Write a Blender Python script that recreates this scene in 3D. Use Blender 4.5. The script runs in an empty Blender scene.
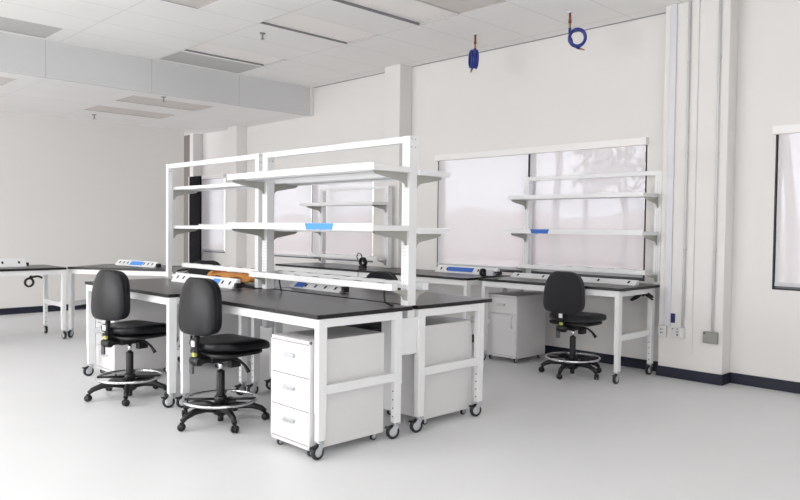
import bpy, bmesh, math, random
from mathutils import Vector, Matrix
random.seed(7)
S = bpy.context.scene
COL = S.collection
PI = math.pi
R = math.radians

# ------------------------------------------------------------------ materials
def srgb(r, g, b):
    def f(c):
        c /= 255.0
        return c / 12.92 if c <= .04045 else ((c + .055) / 1.055) ** 2.4
    return (f(r), f(g), f(b), 1)

def mat(name, col, rough=.5, metal=0.0, noise=0.0, nscale=20.0, bump=0.0, bscale=200.0, spec=.5, sheen=0.0):
    m = bpy.data.materials.new(name); m.use_nodes = True
    nt = m.node_tree; b = nt.nodes['Principled BSDF']
    b.inputs['Roughness'].default_value = rough
    b.inputs['Metallic'].default_value = metal
    b.inputs['Specular IOR Level'].default_value = spec
    b.inputs['Sheen Weight'].default_value = sheen
    tc = nt.nodes.new('ShaderNodeTexCoord')
    if noise:
        n = nt.nodes.new('ShaderNodeTexNoise'); n.inputs['Scale'].default_value = nscale
        n.inputs['Detail'].default_value = 4
        nt.links.new(tc.outputs['Object'], n.inputs['Vector'])
        mx = nt.nodes.new('ShaderNodeMix'); mx.data_type = 'RGBA'
        mx.inputs[6].default_value = [c * (1 - noise) for c in col[:3]] + [1]
        mx.inputs[7].default_value = [min(1, c * (1 + noise)) for c in col[:3]] + [1]
        nt.links.new(n.outputs['Fac'], mx.inputs[0])
        nt.links.new(mx.outputs[2], b.inputs['Base Color'])
    else:
        b.inputs['Base Color'].default_value = col
    if bump:
        n2 = nt.nodes.new('ShaderNodeTexNoise'); n2.inputs['Scale'].default_value = bscale
        nt.links.new(tc.outputs['Object'], n2.inputs['Vector'])
        bp = nt.nodes.new('ShaderNodeBump'); bp.inputs['Strength'].default_value = bump
        bp.inputs['Distance'].default_value = .002
        nt.links.new(n2.outputs['Fac'], bp.inputs['Height'])
        nt.links.new(bp.outputs['Normal'], b.inputs['Normal'])
    return m

def grid_mat(name, col, line, rough, xs=None, ys=None, w=.012, bump=.2, spec=.3):
    """plain colour with thin joints at object-space x = x0 + n*p and y = y0 + n*p"""
    m = mat(name, col, rough, spec=spec, bump=bump, bscale=120)
    nt = m.node_tree; b = nt.nodes['Principled BSDF']
    tc = nt.nodes.new('ShaderNodeTexCoord'); sp = nt.nodes.new('ShaderNodeSeparateXYZ')
    nt.links.new(tc.outputs['Object'], sp.inputs[0])
    def M(op, a, c=None):
        n = nt.nodes.new('ShaderNodeMath'); n.operation = op
        for i, v in enumerate((a, c)):
            if v is None: continue
            if isinstance(v, (int, float)): n.inputs[i].default_value = v
            else: nt.links.new(v, n.inputs[i])
        return n.outputs[0]
    fac = None
    for ax, pr in (('X', xs), ('Y', ys)):
        if not pr: continue
        o, p = pr
        t = M('FRACT', M('DIVIDE', M('SUBTRACT', sp.outputs[ax], o - w / 2), p))
        l = M('LESS_THAN', t, w / p)
        fac = l if fac is None else M('MAXIMUM', fac, l)
    n = nt.nodes.new('ShaderNodeTexNoise'); n.inputs['Scale'].default_value = 1.3
    nt.links.new(tc.outputs['Object'], n.inputs['Vector'])
    mx0 = nt.nodes.new('ShaderNodeMix'); mx0.data_type = 'RGBA'
    mx0.inputs[6].default_value = [c * .97 for c in col[:3]] + [1]
    mx0.inputs[7].default_value = [c * 1.03 for c in col[:3]] + [1]
    nt.links.new(n.outputs['Fac'], mx0.inputs[0])
    mx = nt.nodes.new('ShaderNodeMix'); mx.data_type = 'RGBA'
    nt.links.new(fac, mx.inputs[0]); nt.links.new(mx0.outputs[2], mx.inputs[6])
    mx.inputs[7].default_value = line
    nt.links.new(mx.outputs[2], b.inputs['Base Color'])
    return m

def shade_mat():
    """woven solar-screen cloth: part see-through, part diffusing"""
    m = bpy.data.materials.new('solar_screen'); m.use_nodes = True
    nt = m.node_tree; nt.nodes.clear()
    out = nt.nodes.new('ShaderNodeOutputMaterial')
    tr = nt.nodes.new('ShaderNodeBsdfTransparent'); tr.inputs[0].default_value = (.98, .98, .99, 1)
    tl = nt.nodes.new('ShaderNodeBsdfTranslucent'); tl.inputs[0].default_value = (.80, .79, .81, 1)
    df = nt.nodes.new('ShaderNodeBsdfDiffuse'); df.inputs[0].default_value = (.80, .785, .795, 1)
    m1 = nt.nodes.new('ShaderNodeMixShader'); m1.inputs[0].default_value = .80
    nt.links.new(tl.outputs[0], m1.inputs[1]); nt.links.new(df.outputs[0], m1.inputs[2])
    m2 = nt.nodes.new('ShaderNodeMixShader'); m2.inputs[0].default_value = SHADE_SOLID
    nt.links.new(tr.outputs[0], m2.inputs[1]); nt.links.new(m1.outputs[0], m2.inputs[2])
    nt.links.new(m2.outputs[0], out.inputs[0])
    return m

def glass_mat():
    m = bpy.data.materials.new('window_glass'); m.use_nodes = True
    nt = m.node_tree; nt.nodes.clear()
    out = nt.nodes.new('ShaderNodeOutputMaterial')
    tr = nt.nodes.new('ShaderNodeBsdfTransparent'); tr.inputs[0].default_value = (.93, .95, .95, 1)
    gl = nt.nodes.new('ShaderNodeBsdfGlossy'); gl.inputs['Roughness'].default_value = .02
    mx = nt.nodes.new('ShaderNodeMixShader'); mx.inputs[0].default_value = .05
    nt.links.new(tr.outputs[0], mx.inputs[1]); nt.links.new(gl.outputs[0], mx.inputs[2])
    nt.links.new(mx.outputs[0], out.inputs[0])
    return m

SHADE_SOLID = .60
WALLC = srgb(226, 224, 222)
M = dict(
    wall=mat('wall_paint', WALLC, .75, noise=.012, nscale=3, bump=.08, bscale=60, spec=.25),
    floor=mat('floor_sealed', srgb(219, 220, 221), .42, noise=.025, nscale=2.2, spec=.35),
    navy=mat('navy_vinyl', srgb(22, 27, 46), .55),
    tile=grid_mat('ceiling_tile', srgb(245, 244, 242), srgb(226, 225, 224), .9, (-9.14, .6), (4.40, 1.22)),
    lowtile=grid_mat('low_ceiling_tile', srgb(243, 242, 241), srgb(230, 229, 228), .9, (-9.60, .6), (4.29, 1.22)),
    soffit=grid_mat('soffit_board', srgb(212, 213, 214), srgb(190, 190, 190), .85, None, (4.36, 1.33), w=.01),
    diffuser=mat('fixture_diffuser', srgb(216, 210, 205), .5, noise=.01, nscale=40),
    diffuser_pale=mat('fixture_diffuser_pale', srgb(252, 248, 245), .5),
    shaded_cell=mat('shaded_ceiling_cell', srgb(198, 197, 195), .6),  # grey stands for the shade on ceiling cells beside the soffit
    fixedge=mat('fixture_rim', srgb(186, 184, 182), .6),
    taupe=mat('recess_shade_taupe', srgb(122, 114, 107), .7),  # colour carries the darkness of the corner recess
    shadow_gap=mat('shadow_gap_grey', srgb(132, 132, 134), .6),  # dark grey painted for shadow along panel edges and the ceiling gap
    white=mat('white_powder_coat', srgb(228, 229, 230), .38),
    offwhite=mat('white_steel', srgb(216, 215, 215), .35),
    bracket=mat('grey_bracket_paint', srgb(168, 167, 161), .45),
    black_top=mat('black_laminate', srgb(30, 26, 26), .30, noise=.10, nscale=260),
    edge=mat('black_edge_band', srgb(16, 16, 18), .45),
    hole=mat('dark_hole', srgb(20, 20, 22), .8),
    rubber=mat('black_rubber', srgb(34, 36, 40), .6),
    greyhub=mat('grey_plastic', srgb(190, 193, 196), .45),
    zinc=mat('zinc_plated', srgb(205, 208, 212), .32, metal=.85),
    chrome=mat('chrome', srgb(225, 226, 228), .10, metal=1),
    vinyl=mat('black_vinyl', srgb(12, 13, 17), .33, bump=.25, bscale=350, spec=.32),
    fabric=mat('black_fabric', srgb(24, 25, 30), .85, bump=.5, bscale=900, sheen=.15),
    plastic=mat('black_plastic', srgb(16, 16, 18), .45),
    paddle=mat('dark_grey_plastic', srgb(78, 79, 82), .5),
    tag=mat('tag_yellow_green', srgb(176, 178, 96), .6),
    white_tag=mat('tag_white', srgb(235, 235, 235), .6),
    tape=mat('blue_masking_tape', srgb(84, 152, 236), .7, noise=.05, nscale=90),
    tape_dark=mat('dark_blue_masking_tape', srgb(62, 106, 190), .7, noise=.05, nscale=90),
    kraft=mat('amber_packing', srgb(188, 124, 54), .5, noise=.5, nscale=30, bump=1.0, bscale=40),
    hose=mat('blue_hose', srgb(30, 48, 132), .35),
    brass=mat('brass', srgb(196, 152, 92), .35, metal=.8),
    copper=mat('copper_red', srgb(130, 70, 54), .4, metal=.6),
    pipe=mat('painted_pipe', srgb(212, 212, 213), .4),
    channel=mat('pale_lavender_channel', srgb(212, 213, 219), .4),
    greybox=mat('grey_box', srgb(150, 151, 146), .5, metal=.3),
    bluetag=mat('navy_blue_label', srgb(34, 38, 92), .5),
    darkpanel=mat('matte_black_board', srgb(13, 14, 19), .85, spec=.2),
    alu=mat('dark_aluminium', srgb(96, 97, 102), .4, metal=.5),
    black_alu=mat('black_gasket', srgb(24, 25, 30), .5),
    ltalu=mat('window_sill_bar', srgb(196, 197, 200), .5),
    valance=mat('valance_white', srgb(238, 237, 236), .45),
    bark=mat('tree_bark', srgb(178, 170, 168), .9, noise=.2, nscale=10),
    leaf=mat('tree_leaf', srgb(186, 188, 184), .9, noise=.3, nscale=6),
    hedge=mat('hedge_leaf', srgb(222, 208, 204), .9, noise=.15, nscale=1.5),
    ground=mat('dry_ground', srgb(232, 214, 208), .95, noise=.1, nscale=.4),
    shade=shade_mat(), glass=glass_mat(),
)

# ------------------------------------------------------------------ mesh helpers
class MB:
    """collects shapes into one mesh with several material slots"""
    def __init__(self):
        self.bm = bmesh.new(); self.mats = []
    def mi(self, m):
        if m not in self.mats: self.mats.append(m)
        return self.mats.index(m)
    def face(self, vs, m, smooth=False):
        try: f = self.bm.faces.new(vs)
        except ValueError: return None
        f.material_index = self.mi(m); f.smooth = smooth
        return f
    def box(self, x0, x1, y0, y1, z0, z1, m, rot=None):
        c = [(x0,y0,z0),(x1,y0,z0),(x1,y1,z0),(x0,y1,z0),(x0,y0,z1),(x1,y0,z1),(x1,y1,z1),(x0,y1,z1)]
        v = [self.bm.verts.new(rot @ Vector(p) if rot else p) for p in c]
        for q in ((3,2,1,0),(4,5,6,7),(0,1,5,4),(1,2,6,5),(2,3,7,6),(3,0,4,7)):
            self.face([v[i] for i in q], m)
        return self
    def quad(self, pts, m):
        self.face([self.bm.verts.new(p) for p in pts], m); return self
    def prism(self, poly, axis, a, b, m):
        """polygon in the two other axes (in order x,y,z) extruded from a to b along axis"""
        def P(u, v, t):
            return {'x': (t, u, v), 'y': (u, t, v), 'z': (u, v, t)}[axis]
        A = [self.bm.verts.new(P(u, v, a)) for u, v in poly]
        B = [self.bm.verts.new(P(u, v, b)) for u, v in poly]
        n = len(poly)
        self.face(A[::-1], m); self.face(B, m)
        for i in range(n):
            self.face([A[i], A[(i+1) % n], B[(i+1) % n], B[i]], m)
        return self
    def tube(self, pts, r, m, n=10, closed=False, caps=True):
        pts = [Vector(p) for p in pts]; N = len(pts)
        rs = r if isinstance(r, (list, tuple)) else [r] * N
        rings = []; up = None
        for i, p in enumerate(pts):
            if closed: t = pts[(i+1) % N] - pts[i-1]
            else: t = pts[min(i+1, N-1)] - pts[max(i-1, 0)]
            t.normalize()
            if up is None:
                up = Vector((0,0,1)) if abs(t.z) < .9 else Vector((1,0,0))
            up = (up - t * up.dot(t))
            if up.length < 1e-4: up = t.orthogonal()
            up.normalize(); s = t.cross(up)
            rings.append([self.bm.verts.new(p + (up*math.cos(2*PI*k/n) + s*math.sin(2*PI*k/n)) * rs[i]) for k in range(n)])
        for i in range(N if closed else N-1):
            a, b = rings[i], rings[(i+1) % N]
            for k in range(n):
                self.face([a[k], a[(k+1) % n], b[(k+1) % n], b[k]], m, True)
        if caps and not closed:
            self.face(rings[0][::-1], m); self.face(rings[-1], m)
        return self
    def lathe(self, prof, m, c=(0,0,0), axis='z', n=24):
        c = Vector(c); rings = []
        for r, h in prof:
            ring = []
            for k in range(n):
                a = 2*PI*k/n; u, v = r*math.cos(a), r*math.sin(a)
                p = {'z': (u, v, h), 'x': (h, u, v), 'y': (v, h, u)}[axis]
                ring.append(self.bm.verts.new(c + Vector(p)))
            rings.append(ring)
        for a, b in zip(rings, rings[1:]):
            for k in range(n):
                self.face([a[k], a[(k+1) % n], b[(k+1) % n], b[k]], m, True)
        self.face(rings[0][::-1], m); self.face(rings[-1], m)
        return self
    def pad(self, sx, sy, sz, m, p=3.2, deform=None, n=14):
        """rounded cushion: cube grid pushed to a superellipsoid, then deformed"""
        grid = {}
        def V(x, y, z):
            key = (round(x,5), round(y,5), round(z,5))
            if key not in grid:
                d = (abs(x)**p + abs(y)**p + abs(z)**p) ** (1/p)
                v = Vector((x/d*sx, y/d*sy, z/d*sz))
                if deform: v = Vector(deform(v))
                grid[key] = self.bm.verts.new(v)
            return grid[key]
        L = [-1 + 2*i/n for i in range(n+1)]
        for ax in range(3):
            for s in (-1, 1):
                for i in range(n):
                    for j in range(n):
                        q = []
                        for a, b in ((i,j),(i+1,j),(i+1,j+1),(i,j+1)):
                            t = [0,0,0]; t[ax] = s; t[(ax+1)%3] = L[a]; t[(ax+2)%3] = L[b]
                            q.append(V(*t))
                        if s < 0: q.reverse()
                        self.face(q, m, True)
        return self
    def build(self, name, parent=None, bevel=0.0, loc=(0,0,0), rz=0.0):
        bmesh.ops.recalc_face_normals(self.bm, faces=self.bm.faces)
        me = bpy.data.meshes.new(name); self.bm.to_mesh(me); self.bm.free()
        for m in self.mats: me.materials.append(m)
        o = bpy.data.objects.new(name, me); COL.objects.link(o)
        o.location = loc; o.rotation_euler = (0,0,rz)
        if parent: o.parent = parent
        if bevel:
            b = o.modifiers.new('bevel', 'BEVEL'); b.width = bevel; b.segments = 2
            b.limit_method = 'ANGLE'; b.angle_limit = R(50)
        return o

def tag(o, label, cat, group=None):
    o['label'] = label; o['category'] = cat
    if group: o['group'] = group
    return o
def thing(name, label, cat, loc=(0,0,0), rz=0, group=None):
    o = bpy.data.objects.new(name, None); COL.objects.link(o)
    o.location = loc; o.rotation_euler = (0,0,rz); o.empty_display_size = .1
    return tag(o, label, cat, group)
def struct(o):
    o['kind'] = 'structure'; return o
def kids(o): return [c for c in COL.objects if c.parent == o]
def copy_part(c, parent):
    d = c.copy(); COL.objects.link(d); d.parent = parent
    return d
def copy_thing(root, loc, rz, label):
    r = root.copy(); COL.objects.link(r)
    r.location = loc; r.rotation_euler = (0,0,rz); r['label'] = label
    for c in kids(root):
        d = copy_part(c, r)
        for g in kids(c): copy_part(g, d)
    return r

# ------------------------------------------------------------------ camera
H = 1.44
cam = bpy.data.cameras.new('camera'); co = bpy.data.objects.new('camera', cam); COL.objects.link(co)
f_px, pit, rol, yaw = 722.24, R(1.770), R(.6448), R(-45.684)
fw = Vector((math.sin(yaw)*math.cos(pit), math.cos(yaw)*math.cos(pit), -math.sin(pit)))
r0 = Vector((math.cos(yaw), -math.sin(yaw), 0)); u0 = r0.cross(fw)
rr = r0*math.cos(rol) + u0*math.sin(rol); uu = -r0*math.sin(rol) + u0*math.cos(rol)
mw = Matrix((rr, uu, -fw)).transposed().to_4x4(); mw.translation = (0, 0, H)
co.matrix_world = mw
cam.sensor_width = 36; cam.lens = f_px / 800 * 36
cam.clip_start = .05; cam.clip_end = 300
S.camera = co

# ------------------------------------------------------------------ the room
YB, ZC, ZL, XS, XL = 7.03, 3.635, 3.195, -9.21, -12.45
XR, YF = 3.2, -8.0
ZW0, ZW1 = .915, 2.39
WINS = [(-12.69, -11.84), (-10.65, -7.75), (-6.50, -3.57), (-2.335, .60)]

struct(MB().box(-14.5, XR+.2, YF-.2, YB+.2, -.12, 0, M['floor']).build('floor'))

# back wall with its four window openings
b = MB(); T = .16
xs = [-14.5] + [v for w in WINS for v in w] + [XR+.2]
for i in range(len(xs)-1):
    if i % 2 == 0: b.box(xs[i], xs[i+1], YB, YB+T, 0, ZC+.1, M['wall'])
    else:
        b.box(xs[i], xs[i+1], YB, YB+T, 0, ZW0, M['wall'])
        b.box(xs[i], xs[i+1], YB, YB+T, ZW1, ZC+.1, M['wall'])
struct(b.build('wall_back'))
struct(MB().box(XS+.03, -7.31, YB-.014, YB-.001, ZC-.007, ZC, M['shadow_gap']).box(-6.995, -3.32, YB-.014, YB-.001, ZC-.007, ZC, M['shadow_gap']).box(-2.685, XR, YB-.014, YB-.001, ZC-.007, ZC, M['shadow_gap']).build('trim_8'))  # dark strip standing in for the shadow gap between wall and ceiling
# pilasters standing proud of the back wall
def pilaster(n, x0, x1, y0):
    return struct(MB().box(x0, x1, y0, YB, 0, ZC+.05, M['wall']).build('trim_%d' % n, bevel=.006))
pilaster(1, -3.315, -2.69, 6.84)
pilaster(2, -7.305, -7.0, 6.80)
pilaster(3, -11.43, -11.12, 6.82)
pilaster(4, -12.835, -12.70, 6.84)
struct(MB().box(-14.1, -12.835, 6.90, 6.95, 0, ZL, M['taupe']).build('trim_7'))  # strip closing the recess, its shade put into the colour
# left wall: a long stretch, then a recess where the room steps back
struct(MB().box(XL-.2, XL, YF, 6.52, 0, ZC, M['wall']).build('wall_left'))
struct(MB().box(-14.4, -14.2, 6.3, YB, 0, ZC, M['wall']).build('wall_recess'))
# right wall, openings added to let in the fill; the side behind the camera is glazed from end to end
b = MB()
b.box(XR, XR+.2, YF, YB, 0, 1.2, M['wall']); b.box(XR, XR+.2, YF, YB, 2.6, ZC, M['wall'])
for y0, y1 in ((YF, -7), (-3.1, -2.9), (.9, YB)): b.box(XR, XR+.2, y0, y1, 1.2, 2.6, M['wall'])
struct(b.build('wall_right'))
b = MB()
b.box(-14.5, XR, YF-.2, YF, 0, .5, M['wall']); b.box(-14.5, XR, YF-.2, YF, 3.3, ZC, M['wall'])
b.box(-4.0, XR, YF-.2, YF, .5, 3.3, M['wall'])
for x in (-12.4, -9.7, -7.0, -4.3): b.box(x-.06, x+.06, YF-.16, YF-.04, .5, 3.3, M['wall'])
struct(b.build('wall_front'))

# ceilings, cut out for the recessed fixtures
def ceiling(name, x0, x1, y0, y1, z, holes, m):
    xs = sorted({x0, x1} | {v for h in holes for v in h[:2] if x0 < v < x1})
    ys = sorted({y0, y1} | {v for h in holes for v in h[2:] if y0 < v < y1})
    b = MB()
    for i in range(len(xs)-1):
        for j in range(len(ys)-1):
            cx, cy = (xs[i]+xs[i+1])/2, (ys[j]+ys[j+1])/2
            if any(h[0] < cx < h[1] and h[2] < cy < h[3] for h in holes): continue
            b.box(xs[i], xs[i+1], ys[j], ys[j+1], z, z+.1, m)
    return struct(b.build(name))
# (x0,x1,y0,y1, depth, pale?, label)
HI = [(-6.725, -6.125, 4.40, 5.635, .022, True, 'pale ceiling light panel with one dark long edge, between the sprinkler and the top edge'),
      (-5.535, -4.955, 4.43, 5.66, .028, True, 'ceiling light with long dark edge, just left of the beige panel'),
      (-4.945, -4.345, 4.42, 5.64, .008, False, 'beige ceiling light panel nearest the two hanging blue hoses, cut by the top edge'),
      (-6.75, -6.17, 2.46, 3.68, .008, False, 'grey ceiling light panel cut by the top edge, the one nearest the soffit'),
      (-8.47, -7.90, 4.42, 5.62, .022, True, 'pale ceiling light panel beside the soffit, nearer the window wall'),
      (-9.13, -8.53, 4.42, 5.62, .006, None, 'shaded ceiling cell touching the soffit, shade painted as a grey panel, nearer the window wall'),
      (-9.13, -8.53, 1.78, 3.00, .006, None, 'shaded ceiling cell touching the soffit at the left edge, shade painted as a grey panel')]
LO = [(-10.20, -9.62, 4.29, 5.52, .008, False, 'beige light panel in the lowered ceiling, the one closer to the soffit'),
      (-11.38, -10.80, 4.29, 5.52, .008, False, 'beige light panel in the lowered ceiling, the one closer to the left wall'),
      (-10.20, -9.62, 1.60, 2.83, .008, False, 'light panel in the lowered ceiling cut by the left edge of the view')]
ceiling('ceiling', XS, XR+.2, YF-.2, YB+.1, ZC, [h[:4] for h in HI], M['tile'])
ceiling('ceiling_lowered', -14.5, XS-.05, YF-.2, YB+.1, ZL, [h[:4] for h in LO], M['lowtile'])
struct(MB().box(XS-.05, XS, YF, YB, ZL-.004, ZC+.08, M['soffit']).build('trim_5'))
struct(MB().box(XS-.0, XS+.03, YB-.05, YB, ZL+.002, ZC, M['wall']).build('trim_6'))
for hs, z in ((HI, ZC), (LO, ZL)):
    for x0, x1, y0, y1, d, pale, lab in hs:
        t = thing('ceiling_light', lab, 'ceiling light', ((x0+x1)/2, (y0+y1)/2, z), group='recessed ceiling lights')
        hx, hy = (x1-x0)/2 - .001, (y1-y0)/2 - .001
        b = MB()
        em = M['shadow_gap'] if pale else M['fixedge']  # far side of pale panels painted dark as the frame's shadow
        b.box(-hx, -hx+.004, -hy, hy, 0, d+.02, em)
        b.box(hx-.004, hx, -hy, hy, 0, d+.02, M['fixedge'])
        b.box(-hx+.004, hx-.004, -hy, -hy+.004, 0, d+.02, M['fixedge'])
        b.box(-hx+.004, hx-.004, hy-.004, hy, 0, d+.02, M['fixedge'])
        b.box(-hx, hx, -hy, hy, d+.021, d+.05, M['white'])
        b.build('light_frame', t)
        MB().box(-hx+.005, hx-.005, -hy+.005, hy-.005, d, d+.02, M['diffuser_pale' if pale else 'shaded_cell' if pale is None else 'diffuser']).build('diffuser', t)
# baseboards
def base(name, x0, x1, y0, y1):
    return struct(MB().box(x0, x1, y0, y1, 0, .102, M['navy']).build(name, bevel=.004))
base('baseboard_back', -2.685, XR, YB-.012, YB)
base('baseboard_back_middle', -6.995, -3.32, YB-.012, YB)
base('baseboard_back_left', -11.11, -7.31, YB-.012, YB)
struct(MB().box(-3.327, -2.678, 6.828, 6.84, 0, .102, M['navy'])
       .box(-2.69, -2.678, 6.84, YB-.012, 0, .102, M['navy'])
       .box(-3.327, -3.315, 6.84, YB-.012, 0, .102, M['navy']).build('baseboard_pilaster', bevel=.003))
base('baseboard_left', XL, XL+.012, YF, 6.52)
base('baseboard_right', XR-.012, XR, YF, YB-.02)

# windows and their roller blinds
BL = ['roller blind in the far left corner, seen between shelf posts',
      'roller blind of the window behind the island shelves, left of the middle pilaster',
      'wide two-panel roller blind behind the wall bench and its shelf rack',
      'roller blind at the right edge of the view, right of the pilaster with conduits']
for i, (x0, x1) in enumerate(WINS):
    b = MB(); fwid = .035; y0, y1 = YB+.03, YB+.09
    mids = [(x0+x1)/2] if x1-x0 > 2 else []
    b.box(x0, x0+fwid, y0, y1, ZW0, ZW1, M['alu']); b.box(x1-fwid, x1, y0, y1, ZW0, ZW1, M['alu'])
    b.box(x0+fwid, x1-fwid, y0, y1, ZW0, ZW0+fwid, M['alu']); b.box(x0+fwid, x1-fwid, y0, y1, ZW1-fwid, ZW1, M['alu'])
    for mx in mids: b.box(mx-.03, mx+.03, y0-.02, y1, ZW0+fwid, ZW1-fwid, M['black_alu'])
    w = struct(b.build('window_%d' % (i+1)))
    MB().box(x0+fwid, x1-fwid, YB+.058, YB+.064, ZW0+fwid, ZW1-fwid, M['glass']).build('window_pane', w)
    g = MB()
    gm = M['black_alu'] if i > 1 else M['wall']
    g.box(x0, x0+.012, YB+.002, YB+.03, ZW0, ZW1, gm)
    g.box(x0, x1, YB+.002, YB+.03, ZW0, ZW0+.014, gm)
    g.box(x1-.012, x1, YB+.002, YB+.03, ZW0, ZW1, gm)
    g.build('window_gasket', w)
    t = thing('roller_blind', BL[i], 'blind', ((x0+x1)/2, YB, ZW0), group='roller blinds on the back wall')
    cx = (x0+x1)/2
    MB().box(x0-cx-.012, x1-cx+.012, -.06, 0, 1.405, 1.48, M['valance']).build('valance', t, bevel=.003)
    segs = [(x0, mids[0]), (mids[0], x1)] if mids else [(x0, x1)]
    for a, c in segs:
        s = MB().box(a-cx+(.030 if a == x0 else .020), c-cx-.014, -.0165, -.0158, .065, 1.41, M['shade']).build('shade_cloth', t)
        MB().box(a-cx+(.030 if a == x0 else .020), c-cx-.014, -.024, -.010, .035, .066, M['ltalu']).build('hem_bar', s)

# ------------------------------------------------------------------ casters, tables
def wheel_mesh(b, r, w, c, tyre='rubber', hub='greyhub'):
    b.lathe([(r*.60, -w/2), (r*.93, -w/2), (r, -w*.32), (r, w*.32), (r*.93, w/2), (r*.60, w/2)], M[tyre], c, 'x', 24)
    b.lathe([(r*.12, -w*.62), (r*.62, -w*.52), (r*.66, 0), (r*.62, w*.52), (r*.12, w*.62)], M[hub], c, 'x', 20)
def caster(parent, x, y, rz=0, r=.048):
    """swivel caster under a leg: fork, wheel, brake pedal"""
    b = MB(); off = -.022; h = .112
    b.box(-.024, .024, -.026, .026, h-.005, h+.001, M['zinc'])
    b.lathe([(.017, h-.018), (.019, h-.012), (.017, h-.005)], M['zinc'])
    for s in (-1, 1):
        b.prism([(-.022+off*0, h-.018), (.020, h-.018), (.010+off, r-.012), (-.012+off, r-.012), (-.030+off*.5, h-.045)], 'x', s*.0185-.0012, s*.0185+.0012, M['zinc'])
    b.box(-.0197, .0197, -.024, .021, h-.020, h-.017, M['zinc'])
    o = b.build('caster', parent, loc=(x, y, 0), rz=rz)
    b = MB(); wheel_mesh(b, r, .026, (0, off, r)); b.build('wheel', o)
    MB().box(-.014, .014, -.078, -.026, h-.034, h-.024, M['plastic']).box(-.012, .012, -.030, -.018, h-.046, h-.020, M['plastic']).build('brake_pedal', o, bevel=.002)
    return o

def table(label, loc, L, D, rz=0, inset=0.0, yo=.013, rot=None):
    """height adjustable lab table; x along its length from 0 to L, y from front to back"""
    t = thing('lab_table', label, 'table', loc, rz, 'black topped lab tables on casters')
    MB().box(0, L, 0, D, .873, .899, M['black_top']).box(-.0008, L+.0008, -.0008, D+.0008, .8722, .8965, M['edge']).build('tabletop', t, bevel=.0015)
    F = .715; lw, ld = .045, .064
    x0, x1 = inset, L-inset; y0, y1 = yo, yo+F
    b = MB()
    b.box(x0+lw, x1-lw, y0+.004, y0+.030, .812, .871, M['white'])
    b.box(x0+lw, x1-lw, y1-.030, y1-.004, .812, .871, M['white'])
    for xx in (x0, x1-lw):
        b.box(xx+.003, xx+lw-.003, y0+ld, y1-ld, .818, .871, M['white'])
    b.build('apron', t, bevel=.002)
    for xx in (x0, x1-lw):
        MB().box(xx+.006, xx+lw-.006, y0+ld, y1-ld, .398, .455, M['white']).build('crossbar', t, bevel=.002)
    for xx in (x0, x1-lw):
        for k, yy in enumerate((y0, y1-ld)):
            b = MB()
            b.box(xx, xx+lw, yy, yy+ld, .285 if k == 0 else .375, .8715, M['white'])
            b.box(xx+.003, xx+lw-.003, yy+.003, yy+ld-.003, .114, .38, M['white'])
            yf = yy + .003 if k else yy + ld - .003
            for h in range(4):
                zc = .155 + .058*h
                b.lathe([(.0055, -.0012), (.0055, .0012)], M['hole'], (xx+lw/2, yf, zc), 'y', 8)
            leg = b.build('leg', t, bevel=.0025)
            caster(t, xx+lw/2, yy+ld/2, random.uniform(-.35, .35) + (0 if rot is None else rot))
    return t

XN0, XN1, XF0, XF1 = -5.262, -3.492, -6.955, -5.285
table('near front table of the island, its white drawer pedestal tucked under the corner', (XN0, 2.712, 0), XN1-XN0, .825)
table('far front table of the island, behind the leftmost black stool', (XF0, 2.632, 0), XF1-XF0, .80)
table('near rear table of the island, right end jutting toward the wall bench', (XN0, 3.592, 0), XN1-XN0, .82)
table('far rear table of the island, carrying the amber packing bundle', (XF0, 3.592, 0), XF1-XF0, .82)
table('wall bench table on the right, next to the pilaster with conduits', (-5.035, 6.125, 0), 1.70, .83, inset=.03)
table('middle wall bench table, carrying the power strip with dark blue tape', (-6.90, 6.00, 0), 1.79, .78)
table('wall bench table behind the island, left of the middle pilaster', (-8.72, 6.00, 0), 1.79, .78)
# left side of the room: one table along the wall, one turned away from it
table('bench table cut by the left edge, with a cord hanging beneath', (-9.34, 1.51, 0), 1.80, .80, PI/2)
tb = Vector((-9.445, 3.36))
table('bench table set at an angle by the left wall, carrying a blue-taped power strip', (tb.x, tb.y, 0), 1.5, .80, R(34))

# ------------------------------------------------------------------ shelf racks
def post(t, x0, y0, ztop, w=.072, d=.075, zbot=.9):
    b = MB()
    b.box(x0, x0+w, y0, y0+d, zbot, ztop, M['white'])
    for zz in (ztop-.02, ztop-.075):
        for yy in (.02, .055):
            b.lathe([(.004, -.001), (.004, .001)], M['hole'], (x0+w, y0+yy*d/.075, zz), 'x', 8)
    z = .98
    while z < ztop-.1:
        for xx in (.026, .046):
            b.box(x0+xx*w/.072-.0025, x0+xx*w/.072+.0025, y0-.0006, y0+.001, z, z+.014, M['bracket'])
        z += .026
    return b.build('post', t, bevel=.003)
def bracket_part(parent, x, y0, y1, ztop, drop=.10):
    """curved cantilever plate from the post at y0 to the tip at y1"""
    L = y1-y0; pts = [(y0, ztop), (y1, ztop), (y1, ztop-.012), (y1-L*.08, ztop-.024)]
    for k in range(6):
        a = k/5
        pts.append((y1-L*(.2+.62*a), ztop-.030-.030*a))
    pts += [(y0+L*.08, ztop-.078), (y0+L*.05, ztop-drop), (y0, ztop-drop)]
    return MB().prism(pts, 'x', x-.003, x+.003, M['bracket']).build('bracket', parent)
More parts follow.
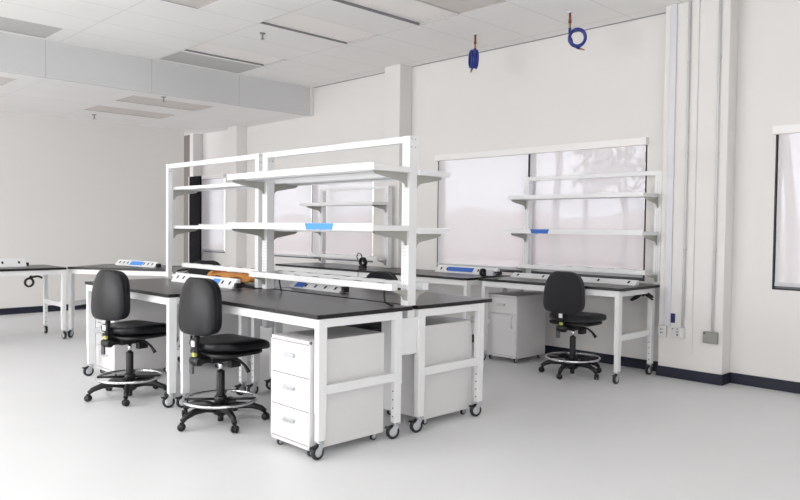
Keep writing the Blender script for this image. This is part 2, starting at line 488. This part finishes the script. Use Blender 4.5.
def shelf(t, x0, x1, ya, yb, z0, z1, posts, tape=None):
    """upturned tray: thin plate with flanges all round; ya is the lip side"""
    lo, hi = min(ya, yb), max(ya, yb); s = .004
    b = MB()
    b.box(x0, x1, lo, hi, z0+.018, z0+.022, M['white'])
    b.box(x0, x1, ya-s/2, ya+s/2, z0, z1, M['white'])
    b.box(x0, x1, yb-s/2, yb+s/2, z0, z0+.03, M['white'])
    for xx in (x0, x1): b.box(xx-s/2, xx+s/2, lo, hi, z0, z0+.036, M['white'])
    m = (lo+hi)/2
    b.box(x0+.02, x1-.02, m-.03, m+.03, z0+.004, z0+.018, M['white'])
    o = b.build('shelf', t)
    y_post = yb
    for px in posts: bracket_part(o, px, yb, ya+(.04 if yb > ya else -.04), z0-.0)
    if tape:
        ta, tb_, mt, lab = tape
        n = 14; b = MB(); yy = ya-.003 if yb > ya else ya+.003
        top = []; bot = []
        for k in range(n+1):
            u = ta+(tb_-ta)*k/n
            top.append((u, z1-.001)); bot.append((u+(.018 if k == 0 else -.018 if k == n else 0), z0+.001+random.uniform(-.003, .003)))
        b.prism(top+bot[::-1], 'y', yy-.0007, yy+.0007, M[mt])
        tp = b.build('masking_tape', o); tp['label'] = lab
    return o
def raceway(t, x0, x1, y, z0, z1, posts, ypost, w=.058, seed=0):
    """horizontal power rail in front of the posts, sockets on its top face"""
    o = MB().box(x0, x1, y-w/2, y+w/2, z0, z1, M['white']).build('power_rail', t, bevel=.003)
    for px in posts:
        s = 1 if ypost > y else -1
        pts = [(y+s*w*.2, z0), (ypost, z0), (ypost, z0-.075), (ypost-s*.02, z0-.07), (ypost-s*.035, z0-.035), (y+s*w*.2, z0-.012)]
        MB().prism(pts, 'x', px-.012, px+.012, M['bracket']).build('rail_arm', o)
    n = int((x1-x0-.2)/.2)
    for k in range(n):
        cx = x0+.16+k*(x1-x0-.3)/max(1, n-1)
        MB().box(cx-.034, cx+.034, y-.011, y+.013, z1-.002, z1+.0012, M['hole']).build('socket_slot', o)
    return o

# island rack, near bay
rack_near = t = thing('shelf_rack', 'near white shelf rack over the island, blue tape on its front lower shelf', 'shelf rack', (0,0,0), group='white shelf racks')
for px in (-5.312, -3.588): post(t, px, 3.5165, 2.072)
MB().box(-5.24, -3.588, 3.524, 3.56, 2.027, 2.071, M['white']).build('top_rail', t, bevel=.002)
pxs = (-5.276, -3.535)
shelf(t, -5.285, -3.487, 3.158, 3.512, 1.418, 1.466, pxs, (-4.222, -3.89, 'tape', 'blue tape with torn ends'))
shelf(t, -5.290, -3.487, 3.158, 3.512, 1.818, 1.864, pxs)
shelf(t, -5.285, -3.487, 3.90, 3.595, 1.398, 1.440, pxs)
shelf(t, -5.285, -3.487, 3.90, 3.595, 1.806, 1.850, pxs)
raceway(t, -5.285, -3.525, 3.395, 1.010, 1.056, pxs, 3.516)
raceway(t, -5.285, -3.525, 3.70, 1.000, 1.050, pxs, 3.592)
for px in (-3.585, -5.309): MB().box(px, px+.065, 3.5185, 3.5895, .56, .871, M['white']).build('clamp_plate', t, bevel=.002)
MB().box(-3.530, -3.512, 3.4445, 3.603, .565, .818, M['white']).build('end_plate', t, bevel=.002)
# island rack, far bay: shelves on the rear side only
rack_far = t = thing('shelf_rack', 'far white shelf rack over the island with narrow rear shelves, tape-free', 'shelf rack', (0,0,0), group='white shelf racks')
for px in (-7.10, -5.425): post(t, px, 3.5165, 2.072, w=.05, d=.045)
MB().box(-7.045, -5.39, 3.52, 3.555, 2.025, 2.071, M['white']).build('top_rail', t, bevel=.002)
pxs = (-7.07, -5.42)
shelf(t, -7.115, -5.36, 3.90, 3.585, 1.405, 1.455, pxs)
shelf(t, -7.115, -5.36, 3.90, 3.585, 1.808, 1.850, pxs)
raceway(t, -7.06, -5.36, 3.70, 1.000, 1.045, pxs, 3.582)
for px in (-7.098, -5.423): MB().box(px, px+.045, 3.5185, 3.5895, .56, .871, M['white']).build('clamp_plate', t, bevel=.002)
# racks on the wall bench
t = thing('shelf_rack', 'white shelf rack on the right wall bench, dark blue tape on its lower shelf', 'shelf rack', (0,0,0), group='white shelf racks')
for px in (-5.005, -3.407): post(t, px, 6.883, 2.04, d=.07)
MB().box(-4.933, -3.407, 6.888, 6.92, 1.995, 2.039, M['white']).build('top_rail', t, bevel=.002)
pxs = (-4.969, -3.371)
shelf(t, -5.015, -3.365, 6.56, 6.878, 1.392, 1.442, pxs, (-4.675, -4.43, 'tape_dark', 'blue tape'))
shelf(t, -4.985, -3.365, 6.56, 6.878, 1.770, 1.812, pxs)
raceway(t, -4.92, -3.385, 6.70, 1.000, 1.045, pxs, 6.882)
# the posts go down to the bench, between the bench top and the wall rail
t = thing('shelf_rack', 'white shelf rack on the wall bench behind the island, left of the middle pilaster', 'shelf rack', (0,0,0), group='white shelf racks')
for px in (-8.56, -7.14): post(t, px, 6.67, 2.005, d=.07)
MB().box(-8.488, -7.14, 6.675, 6.70, 1.965, 2.004, M['white']).build('top_rail', t, bevel=.002)
pxs = (-8.525, -7.105)
shelf(t, -8.66, -7.05, 6.37, 6.665, 1.405, 1.455, pxs)
shelf(t, -8.66, -7.05, 6.37, 6.665, 1.74, 1.785, pxs)
raceway(t, -8.62, -7.08, 6.52, 1.000, 1.050, pxs, 6.669)

# ------------------------------------------------------------------ power strips on the tables
def power_strip(label, loc, rz, L, n, tape=None, h=.085, plug=True):
    t = thing('power_strip', label, 'power strip', loc, rz, 'slanted power strips on the benches')
    d = .085
    MB().prism([(-d/2, 0), (d/2, 0), (d/2, h), (d/2-.028, h), (-d/2, .008)], 'x', -L/2, L/2, M['white']).build('housing', t, bevel=.002)
    a = math.atan2(h-.008, d-.028)
    for k in range(n):
        cx = -L/2+.08+k*(L-.16)/max(1, n-1)
        m = Matrix.Translation((cx, -d/2+.029, .008+.029*math.tan(a))) @ Matrix.Rotation(a, 4, 'X')
        MB().box(-.011, .011, -.017, .017, -.001, .0022, M['hole'], m).build('outlet', t)
    if tape:
        ta, tb_, mt = tape
        m = Matrix.Translation((0, -d/2+.027, .008+.027*math.tan(a))) @ Matrix.Rotation(a, 4, 'X')
        p = MB().box(ta, tb_, -.030, .030, .0024, .0040, M[mt], m).build('masking_tape', t); p['label'] = 'blue tape'
    if plug: MB().box(L/2, L/2+.035, -.02, d/2-.004, .006, .05, M['plastic']).build('plug_end', t, bevel=.004)
    return t
ZT = .899
power_strip('white power strip on the far front island table, half hidden by a stool back', (-5.96, 3.32, ZT), 0, 1.10, 9, (.18, .30, 'tape'), h=.082)
power_strip('white power strip with blue tape under the near island shelves, rear side', (-4.93, 3.82, ZT), 0, .7, 5, (-.28, -.15, 'tape_dark'), h=.05)
power_strip('white power strip with dark blue tape on the middle wall bench', (-5.62, 6.60, ZT), 0, .94, 9, (-.28, .12, 'tape_dark'))
power_strip('white power strip under the right wall bench rack', (-4.18, 6.60, ZT), 0, 1.50, 5, h=.05, plug=False)
power_strip('white power strip at the left edge of the view', (-9.78, 2.42, ZT), PI/2, 1.1, 6, h=.10)
power_strip('white power strip with blue tape on the angled bench by the left wall', (-9.13, 4.12, ZT), R(8), .90, 9, (-.12, .16, 'tape'), h=.072)

# ------------------------------------------------------------------ pedestals
def pedestal_caster(parent, x, y):
    b = MB()
    b.box(x-.018, x+.018, y-.018, y+.018, .046, .052, M['zinc'])
    for s in (-1, 1): b.box(x+s*.013-.001, x+s*.013+.001, y-.012, y+.012, .016, .048, M['zinc'])
    wheel_mesh(b, .024, .020, (x, y-.004, .024))
    return b.build('caster', parent)
def handle(parent, x, y, z, vertical=False, w=.10):
    b = MB()
    if vertical:
        b.tube([(x, y, z-w/2), (x, y-.022, z-w/2+.012), (x, y-.022, z+w/2-.012), (x, y, z+w/2)], .0045, M['zinc'], 8)
    else:
        b.box(x-w/2, x+w/2, y-.020, y-.0005, z-.004, z+.018, M['zinc'])
    return b.build('handle', parent, bevel=0 if vertical else .002)
def pedestal(label, loc, rz, W, D, Z1, kind='drawers'):
    t = thing('pedestal', label, 'cabinet', loc, rz, 'white mobile pedestals')
    z0 = .052
    b = MB()
    b.box(0, W, .018, D, z0, Z1, M['offwhite'])
    b.box(0, W, 0, .018, z0, z0+.022, M['offwhite']); b.box(0, W, 0, .018, Z1-.022, Z1, M['offwhite'])
    b.box(0, .012, 0, .018, z0, Z1, M['offwhite']); b.box(W-.012, W, 0, .018, z0, Z1, M['offwhite'])
    b.build('body', t, bevel=.003)
    a, c = z0+.026, Z1-.026
    if kind == 'drawers':
        h = (c-a)/3
        for k in range(3):
            d = MB().box(.015, W-.015, .001, .017, a+k*h+.0025, a+(k+1)*h-.0025, M['offwhite']).build('drawer', t, bevel=.0015)
            handle(d, W/2, .001, a+(k+.58)*h, w=.11)
    else:
        zd = a+(c-a)*.72
        d = MB().box(.015, W-.015, .001, .017, zd+.003, c, M['offwhite']).build('drawer', t, bevel=.0015)
        handle(d, W/2, .001, (zd+c)/2, w=.10)
        d = MB().box(.015, W-.015, .001, .017, a, zd-.004, M['offwhite']).build('door', t, bevel=.0015)
        handle(d, W-.06, .001, a+(zd-a)*.80, True, .12)
        for zz in (a+.10, zd-.14):
            MB().box(.004, .013, -.004, .0005, zz, zz+.07, M['alu']).build('hinge', d)
    for xx in (.045, W-.045):
        for yy in (.05, D-.05): pedestal_caster(t, xx, yy)
    return t
pedestal('white three-drawer pedestal under the near corner of the island', (-3.968, 2.700, 0), 0, .420, .625, .732)
pedestal('white three-drawer pedestal behind the leftmost stool at the far end of the island', (-7.05+.03, 2.76, 0), 0, .43, .58, .735)
pedestal('white pedestal under the rear island table, its blank side toward the right', (-3.60+.02, 4.285, 0), PI, .46, .53, .735)
pedestal('white pedestal deep under the far rear island table', (-6.45, 4.25, 0), PI, .46, .53, .735, 'door')
pedestal('white pedestal with one drawer above a door, under the right wall bench', (-5.03, 6.245, 0), 0, .425, .535, .725, 'door')

# ------------------------------------------------------------------ drafting stools
def make_chair(label, fab, base_rot=0.0, bz=.870, sr=1.0):
    """faces +y; base_rot turns the star base only"""
    t = thing('drafting_stool', label, 'chair', group='black drafting stools with foot rings')
    F = M[fab]
    def sd(v):
        x, y, z = v
        k = 1 - .10*max(0, -y/.24)
        zz = z - .030*max(0, (y-.12)/.12)**2*.8 + .012*(x/.24)**2 + .012*max(0, -(y+.10)/.14)
        return (x*k, y+.075, zz+.565)
    MB().pad(.250, .262, .046, F, 3.4, sd).build('seat', t)
    MB().pad(.225, .215, .022, M['plastic'], 4, lambda v: (v.x, v.y+.05, v.z+.520)).build('seat_pan', t)
    def bd(v, off=0, th=1):
        x, y, z = v
        u = z/.215
        w = 1 - .28*max(0, u)**2 - .07*u
        yy = y - .045 + 1.0*x*x - .018*math.cos(u*1.4) + .012*u
        return (x*w, yy-.155+off, z+bz)
    MB().pad(.208, .036, .199, F, 4.6, lambda v: bd(v, .014)).build('backrest', t)
    MB().pad(.210, .026, .202, F, 4.8, lambda v: bd(v, -.022)).build('backrest_shell', t)
    b = MB()
    b.tube([(0, .02, .500), (0, -.10, .497), (0, -.175, .505), (0, -.212, .545), (0, -.212, .60), (0, -.200, .67)], [.02, .02, .021, .021, .021, .02], M['plastic'], 10)
    b.build('back_bar', t)
    MB().box(-.018, .018, -.242, -.233, .585, .625, M['white_tag']).build('white_label', t)
    MB().box(-.016, .016, -.236, -.215, .512, .540, M['tag']).build('yellow_label', t)
    b = MB()
    b.box(-.075, .075, -.13, .10, .455, .500, M['plastic']); b.box(-.045, .045, -.20, -.10, .460, .496, M['plastic'])
    b.lathe([(.03, -.05), (.034, -.02), (.034, .02), (.03, .05)], M['plastic'], (0, -.21, .478), 'x', 16)
    b.box(.035, .085, .03, .12, .405, .460, M['plastic'])
    b.build('tilt_mechanism', t, bevel=.006)
    MB().tube([(.06, .03, .478), (.12, .07, .465), (.16, .09, .430), (.185, .10, .395), (.195, .103, .380)], [.010, .010, .011, .014, .017], M['plastic'], 8).build('lever', t)
    MB().box(-.055, -.015, -.232, -.214, .385, .50, M['paddle']).box(-.042, -.028, -.225, -.10, .482, .494, M['plastic']).build('paddle_lever', t, bevel=.004)
    b = MB()
    b.lathe([(.022, .08), (.030, .10), (.030, .375), (.027, .38)], M['plastic'], n=18)
    b.build('gas_column', t)
    MB().lathe([(.016, .37), (.016, .46)], M['chrome'], n=16).build('piston', t)
    # foot ring
    n = 40; rr_ = .262; zr = .172
    ring = MB().tube([(rr_*math.cos(2*PI*k/n), rr_*math.sin(2*PI*k/n), zr) for k in range(n)], .0115, M['chrome'], 10, closed=True).build('foot_ring', t)
    b = MB(); b.lathe([(.036, .145), (.046, .150), (.046, .19), (.036, .20)], M['plastic'], n=18)
    for k in range(4):
        a = PI/4+k*PI/2
        b.tube([(.04*math.cos(a), .04*math.sin(a), zr), ((rr_-.008)*math.cos(a), (rr_-.008)*math.sin(a), zr)], .010, M['plastic'], 8)
    b.build('ring_spokes', ring)
    b = MB()
    b.lathe([(.035, .055), (.055, .07), (.058, .115), (.04, .135)], M['plastic'], n=20)
    b.lathe([(.022, .012), (.022, .06)], M['plastic'], n=14)
    for k in range(5):
        a = base_rot+2*PI*k/5; c, s = math.cos(a), math.sin(a)
        prof = [(.035, .105, .030), (.12, .120, .027), (.22, .116, .024), (.292, .092, .021), (.322, .066, .018)]
        b.tube([(p*sr*c, p*sr*s, z) for p, z, r in prof], [r for p, z, r in prof], M['plastic'], 10)
    b.build('star_base', t)
    for k in range(5):
        a = base_rot+2*PI*k/5; c, s = math.cos(a), math.sin(a)
        b = MB(); tw = a+.7
        for sg in (-1, 1):
            b.lathe([(.012, sg*.004), (.026, sg*.004), (.0275, sg*.012), (.024, sg*.021), (.008, sg*.023)][::sg], M['plastic'], (0, 0, .0275), 'x', 16)
        b.box(-.006, .006, -.012, .012, .025, .062, M['plastic'])
        b.build('caster', t, loc=(.325*sr*c, .325*sr*s, 0), rz=tw)
    return t
c1 = make_chair('leftmost black vinyl drafting stool, at the far front island table', 'vinyl', R(-113))
c1.location = (-5.865, 2.585, 0); c1.rotation_euler.z = R(12)
c2 = make_chair('black vinyl drafting stool in front, beside the white drawer pedestal', 'vinyl', R(-91))
c2.location = (-4.67, 2.74, 0); c2.rotation_euler.z = R(6)
c3 = make_chair('black fabric drafting stool at the right wall bench, in front of the windows', 'fabric', R(-83), .832, .93)
c3.location = (-3.905, 6.225, 0); c3.rotation_euler.z = R(2)
copy_thing(c3, (-4.88, 4.38, 0), PI+.1, 'black stool behind the island, only its back top seen near the mid pilaster')
copy_thing(c3, (-7.78, 4.36, 0), R(62), 'black stool behind the far end of the island, back top above the far power rail')

# ------------------------------------------------------------------ small things on the benches
# amber bundle
b = MB()
def lump(v):
    x, y, z = v
    n = .014*math.sin(31*x+7*z)+.012*math.sin(53*y+23*x)+.014*math.sin(71*z+17*x)+.006*math.sin(97*x)
    k = 1 + .22*math.sin(9*x)
    return (x, y*k+n, z*k*(1-.25*x)+n*.6+.052)
b.pad(.43, .07, .042, M['kraft'], 2.4, lump, n=24)
tag(b.build('packing_bundle', loc=(-6.11, 3.705, ZT+.002)), 'crumpled amber packing bundle lying on the far rear island table', 'packing')
# cord on the right bench with adapter
def coil(b, c, r, turns, rad, m, axis='x', seed=1, squash=1.0):
    rnd = random.Random(seed); pts = []
    N = 14*turns
    for k in range(N+1):
        a = 2*PI*k/14; r2 = r*(1+.10*math.sin(a*.37+seed)); w = rad*2*(k/N-.5)*turns*.55
        u, v = r2*math.cos(a), r2*math.sin(a)*squash
        p = {'x': (w, u, v), 'y': (u, w, v), 'z': (u, v, w)}[axis]
        pts.append(Vector(c)+Vector(p))
    b.tube(pts, rad, m, 6)
t = thing('power_adapter', 'grey power adapter with coiled black cord, on the wall bench where two tables meet', 'adapter', (-5.13, 6.36, ZT))
MB().box(.03, .13, -.035, .035, .012, .075, M['greyhub']).build('adapter_body', t, bevel=.006)
b = MB(); coil(b, (-.04, 0, .047), .036, 5, .008, M['plastic'], 'x', 3)
b.tube([(-.04, .03, .03), (.02, -.055, .012), (.10, -.06, .01), (.16, -.02, .012), (.165, .0, .05), (.135, 0, .055)], .008, M['plastic'], 6)
b.build('cord', t)
# cord bundle hanging under the right bench
b = MB(); rnd = random.Random(5)
for k in range(7):
    o = rnd.uniform(-.02, .02); q = rnd.uniform(-.02, .02)
    b.tube([(-.12, o, -.115+q*.5), (-.06, o*1.2, -.075+q), (0, o*.4, -.040+q*.3), (.05, o, -.055+q), (.10, o*1.2, -.085+q)], .009, M['plastic'], 6)
b.tube([(0, 0, -.02), (0, 0, -.05), (.012, 0, -.07)], .012, M['plastic'], 6)
b.tube([(0, 0, -.03), (0, .02, 0)], .006, M['plastic'], 6)
tag(b.build('cord_bundle', loc=(-3.42, 6.70, .860)), 'bundled black cord hanging under the right wall bench', 'cord')
b = MB(); coil(b, (0, 0, -.15), .05, 4, .009, M['plastic'], 'x', 9)
b.tube([(0, 0, -.10), (.01, .03, -.05), (0, .05, 0)], .010, M['plastic'], 6)
b.tube([(0, .02, -.09), (0, .10, -.075), (0, .15, -.10)], .013, M['plastic'], 6)
tag(b.build('cord_bundle', loc=(-9.42, 2.90, .873)), 'coiled black cord hanging under the leftmost bench', 'cord')
b = MB(); coil(b, (0, 0, .085), .05, 5, .010, M['plastic'], 'y', 4)
b.tube([(0, 0, .12), (-.04, 0, .19), (-.09, 0, .20), (-.12, 0, .15), (-.10, 0, .11)], .007, M['plastic'], 6)
b.box(-.05, .05, -.03, .03, .0, .034, M['plastic'])
tag(b.build('cord_bundle', loc=(-7.13, 6.28, ZT)), 'looped black cord standing on the bench left of the middle pilaster', 'cord')
b = MB()
b.tube([(-3.60, 3.37, 1.008), (-3.60, 3.37, .97), (-3.58, 3.36, .93), (-3.56, 3.40, .908), (-3.62, 3.47, .905)], .007, M['plastic'], 6)
b.build('power_cord', rack_near)
b = MB()
b.tube([(-4.90, 3.41, 1.008), (-4.93, 3.44, .95), (-4.98, 3.49, .905), (-5.0, 3.50, .905)], .006, M['plastic'], 6)
b.build('power_cord', rack_near)
b = MB()
b.tube([(-6.75, 3.66, 1.0), (-6.76, 3.60, .98), (-6.74, 3.50, .93), (-6.66, 3.40, .907), (-6.52, 3.36, .915)], .006, M['plastic'], 6)
b.build('power_cord', rack_far)

# ------------------------------------------------------------------ hoses from the ceiling
def hose(label, loc, rz, turns, r, sq):
    t = thing('hanging_hose', label, 'hose', loc, rz, 'blue air hoses hanging from the ceiling')
    MB().lathe([(.030, -.012), (.034, -.004), (.034, 0)], M['white'], n=20).build('ceiling_rose', t)
    MB().lathe([(.010, -.10), (.012, -.10), (.012, -.012), (.010, -.012)], M['copper'], n=12).lathe([(.012, -.115), (.016, -.112), (.016, -.085), (.012, -.08)], M['copper'], n=6).build('pipe_stub', t)
    MB().lathe([(.009, -.20), (.011, -.20), (.011, -.115), (.009, -.115)], M['brass'], n=12).build('brass_fitting', t)
    b = MB(); cx = r*.95; cz = -.20-r*.75
    for k in range(turns):
        n = 28; off = (k-(turns-1)/2)*.021; q = 1-.06*(k % 2)
        b.tube([(cx+r*q*math.cos(2*PI*i/n), off, cz+sq*r*q*math.sin(2*PI*i/n)) for i in range(n)], .0135, M['hose'], 8, closed=True)
    b.tube([(0, 0, -.16), (0, 0, -.20), (.004, 0, -.26), (.02, 0, cz-.02)], .014, M['hose'], 8)
    b.tube([(.02, 0, cz-.02), (.03, .0, cz-sq*r*.8), (cx, .015, cz-sq*r-.014), (cx+.03, .015, cz-sq*r-.022)], .0105, M['hose'], 8)
    b.build('hose_coil', t)
    MB().tube([(cx+.03, .015, cz-sq*r-.022), (cx+.075, .015, cz-sq*r-.036)], [.012, .007], M['brass'], 10).build('hose_nozzle', t)
    return t
hose('blue air hose hanging from the ceiling, left of the two, seen edge on', (-5.31, 6.335, ZC), R(142), 4, .085, 1.15)
hose('right-hand blue hose hanging from the ceiling, its round loop open to view', (-4.085, 6.35, ZC), R(38), 3, .080, 1.05)

# ------------------------------------------------------------------ sprinklers
def sprinkler(label, loc):
    t = thing('sprinkler_head', label, 'sprinkler', loc, group='ceiling sprinklers')
    MB().lathe([(.030, -.010), (.034, -.003), (.034, 0)], M['greybox'], n=16).build('escutcheon', t)
    MB().lathe([(.008, -.06), (.012, -.05), (.010, -.012)], M['greybox'], n=10).lathe([(.004, -.072), (.022, -.070), (.022, -.066), (.004, -.064)], M['greybox'], n=14).build('deflector', t)
sprinkler('sprinkler in the main ceiling beside the pale light panel', (-7.04, 4.65, ZC))
sprinkler('sprinkler in the lowered ceiling near the soffit', (-9.40, 4.62, ZL))
sprinkler('sprinkler in the lowered ceiling near the left wall', (-11.75, 4.60, ZL))

# ------------------------------------------------------------------ conduits and boxes on the pilaster
YP = 6.84
t = thing('surface_channel', 'wide pale cable channel down the left edge of the pilaster', 'cable channel', (-3.222, YP, 0))
MB().box(-.032, .032, -.020, 0, .507, ZC, M['channel']).build('channel_body', t, bevel=.003)
MB().box(-.034, .034, -.022, 0, 1.98, 2.02, M['channel']).build('coupling', t, bevel=.002)
def conduit(label, x, z0, r=.012):
    t = thing('conduit', label, 'conduit', (x, YP, 0), group='conduits on the pilaster')
    MB().tube([(0, -r-.002, z0), (0, -r-.002, ZC)], r, M['pipe'], 12).build('pipe', t)
    for z in (1.25, 2.15, 3.05):
        MB().box(-r-.006, r+.006, -.004, 0, z, z+.03, M['pipe']).tube([(0, -r-.002, z+.004), (0, -r-.002, z+.026)], r+.003, M['pipe'], 12).build('pipe_clip', t)
conduit('thin conduit in the middle of the pilaster, ending at the twin socket box', -3.065, .505)
conduit('thin conduit near the right edge of the pilaster, ending at the grey box', -2.778, .494)
tag(MB().box(-3.035, -2.975, YP-.012, YP, .60, ZC, M['wall']).box(-2.975, -2.970, YP-.004, YP, .25, ZC, M['pipe']).build('cover_strip', bevel=.002),
    'flat painted cover strip beside the middle conduit on the pilaster', 'cover strip')
t = thing('socket_box', 'white socket box at the foot of the wide cable channel', 'socket box', (-3.262, YP, .452))
MB().box(-.042, .040, -.040, 0, -.054, .054, M['offwhite']).build('box_body', t, bevel=.003)
for zz in (.012, -.022): MB().box(-.014, -.004, -.0412, -.0398, zz, zz+.014, M['hole']).box(.006, .012, -.0412, -.0398, zz, zz+.014, M['bracket']).build('socket', t)
t = thing('socket_box', 'white twin socket box at the foot of the middle conduit', 'socket box', (-3.105, YP, .452))
MB().box(-.062, .060, -.042, 0, -.050, .052, M['offwhite']).build('box_body', t, bevel=.003)
for xx in (-.048, 0, .040): MB().box(xx-.006, xx+.006, -.0432, -.0418, .030, .040, M['hole']).build('screw', t)
MB().box(-.008, .008, -.0432, -.0418, -.028, -.012, M['hole']).box(-.014, .014, -.0436, -.0418, .0, .018, M['bracket']).build('socket', t)
MB().box(.022, .056, -.046, -.041, -.044, .046, M['white']).build('cover_plate', t, bevel=.002)
t = thing('junction_box', 'grey steel junction box low on the pilaster', 'junction box', (-2.792, YP, .440))
MB().box(-.066, .066, -.040, 0, -.055, .053, M['greybox']).build('box_body', t, bevel=.003)
MB().lathe([(.008, -.0425), (.008, -.040)], M['hole'], (-.052, 0, .038), 'y', 10).build('screw', t)
tag(MB().box(-3.200, -3.148, YP-.008, YP, .540, .632, M['bluetag']).build('wall_label', bevel=.002), 'small navy blue plate above the twin socket box', 'plate')

# ------------------------------------------------------------------ tall black board in the far corner
t = thing('black_board', 'tall matte black board standing in the far left corner', 'board', (-12.42, 6.74, 0), 0)
MB().box(-.20, .195, -.02, .02, 0, 2.36, M['darkpanel']).build('board', t, bevel=.004)
MB().box(-.232, -.202, -.022, .022, 0, 2.36, M['offwhite']).build('edge_rail', t)

# ------------------------------------------------------------------ outside, seen through the blinds
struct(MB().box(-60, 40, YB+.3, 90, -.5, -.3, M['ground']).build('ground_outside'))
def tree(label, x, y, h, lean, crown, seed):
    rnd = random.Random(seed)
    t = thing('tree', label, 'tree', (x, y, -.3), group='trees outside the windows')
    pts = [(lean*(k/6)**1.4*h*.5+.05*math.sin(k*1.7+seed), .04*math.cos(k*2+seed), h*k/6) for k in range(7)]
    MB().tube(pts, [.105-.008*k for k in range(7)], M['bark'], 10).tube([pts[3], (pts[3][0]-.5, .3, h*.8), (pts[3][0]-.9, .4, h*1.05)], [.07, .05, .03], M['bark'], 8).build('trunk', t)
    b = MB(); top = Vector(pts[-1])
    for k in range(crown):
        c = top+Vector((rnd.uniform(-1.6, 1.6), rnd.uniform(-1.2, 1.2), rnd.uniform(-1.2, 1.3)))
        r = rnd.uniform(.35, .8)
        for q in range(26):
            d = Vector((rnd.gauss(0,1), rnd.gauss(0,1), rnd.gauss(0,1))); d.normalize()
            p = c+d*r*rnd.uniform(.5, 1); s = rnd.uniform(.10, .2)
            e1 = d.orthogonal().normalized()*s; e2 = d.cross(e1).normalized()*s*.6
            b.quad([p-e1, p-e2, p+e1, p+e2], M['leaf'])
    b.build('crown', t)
tree('slender leaning tree outside, left part of the right bench window', -9.96, 15, 6.6, .06, 10, 1)
tree('thin straight tree outside, seen in the middle of the right bench window', -13.96, 23, 8.0, -.02, 12, 2)
tree('leafy tree outside at the right end of the right bench window', -10.85, 20, 4.3, .02, 34, 3)
tree('tree outside the window at the right edge of the view', -4.0, 13, 5.0, -.10, 14, 4)
tree('tree outside the window behind the island shelves', -17.4, 14, 6.2, .05, 12, 5)
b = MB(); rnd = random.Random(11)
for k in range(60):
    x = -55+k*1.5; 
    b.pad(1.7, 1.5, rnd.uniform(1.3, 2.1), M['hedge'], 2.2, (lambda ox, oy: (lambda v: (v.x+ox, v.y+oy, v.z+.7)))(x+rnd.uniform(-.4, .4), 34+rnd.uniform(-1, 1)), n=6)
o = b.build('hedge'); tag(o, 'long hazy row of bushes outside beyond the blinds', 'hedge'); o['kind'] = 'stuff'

# ------------------------------------------------------------------ light
W = bpy.data.worlds.new('world'); S.world = W; W.use_nodes = True
bg = W.node_tree.nodes['Background']; bg.inputs[0].default_value = (.95, .95, 1.0, 1); bg.inputs[1].default_value = 2.0
def area(name, loc, rot, sx, sy, e, col=(1,1,1)):
    l = bpy.data.lights.new(name, 'AREA'); l.shape = 'RECTANGLE'; l.size = sx; l.size_y = sy; l.energy = e; l.color = col
    o = bpy.data.objects.new(name, l); COL.objects.link(o); o.location = loc; o.rotation_euler = rot
    return o
# daylight through the glazed side behind the camera
area('daylight_front', (-8.2, YF-.05, 1.9), (R(90), 0, 0), 8.4, 2.7, 360, (1, .995, .99))
area('fill_right', (XR+.05, -3.05, 1.9), (R(90), 0, R(90)), 7.8, 1.4, 130, (1, .995, .99))  # unseen fill added on the right to brighten faces turned that way

# unseen overhead fill lights, added behind the view to brighten the floor
for x in (-8.4, -5.8, -3.2):
    for y in (-4.2, -1.2): area('overhead_fill', (x, y, ZC-.01), (0, 0, 0), .58, 1.2, 34, (1, .995, .985))

S.view_settings.view_transform = 'Standard'; S.view_settings.look = 'None'
S.view_settings.exposure = 0.24; S.view_settings.gamma = 1.0
S.view_settings.use_curve_mapping = False
try:
    S.cycles.use_denoising = True
    S.cycles.diffuse_bounces = 8; S.cycles.max_bounces = 14; S.cycles.transparent_max_bounces = 16
    S.cycles.sample_clamp_indirect = 6
except Exception: pass
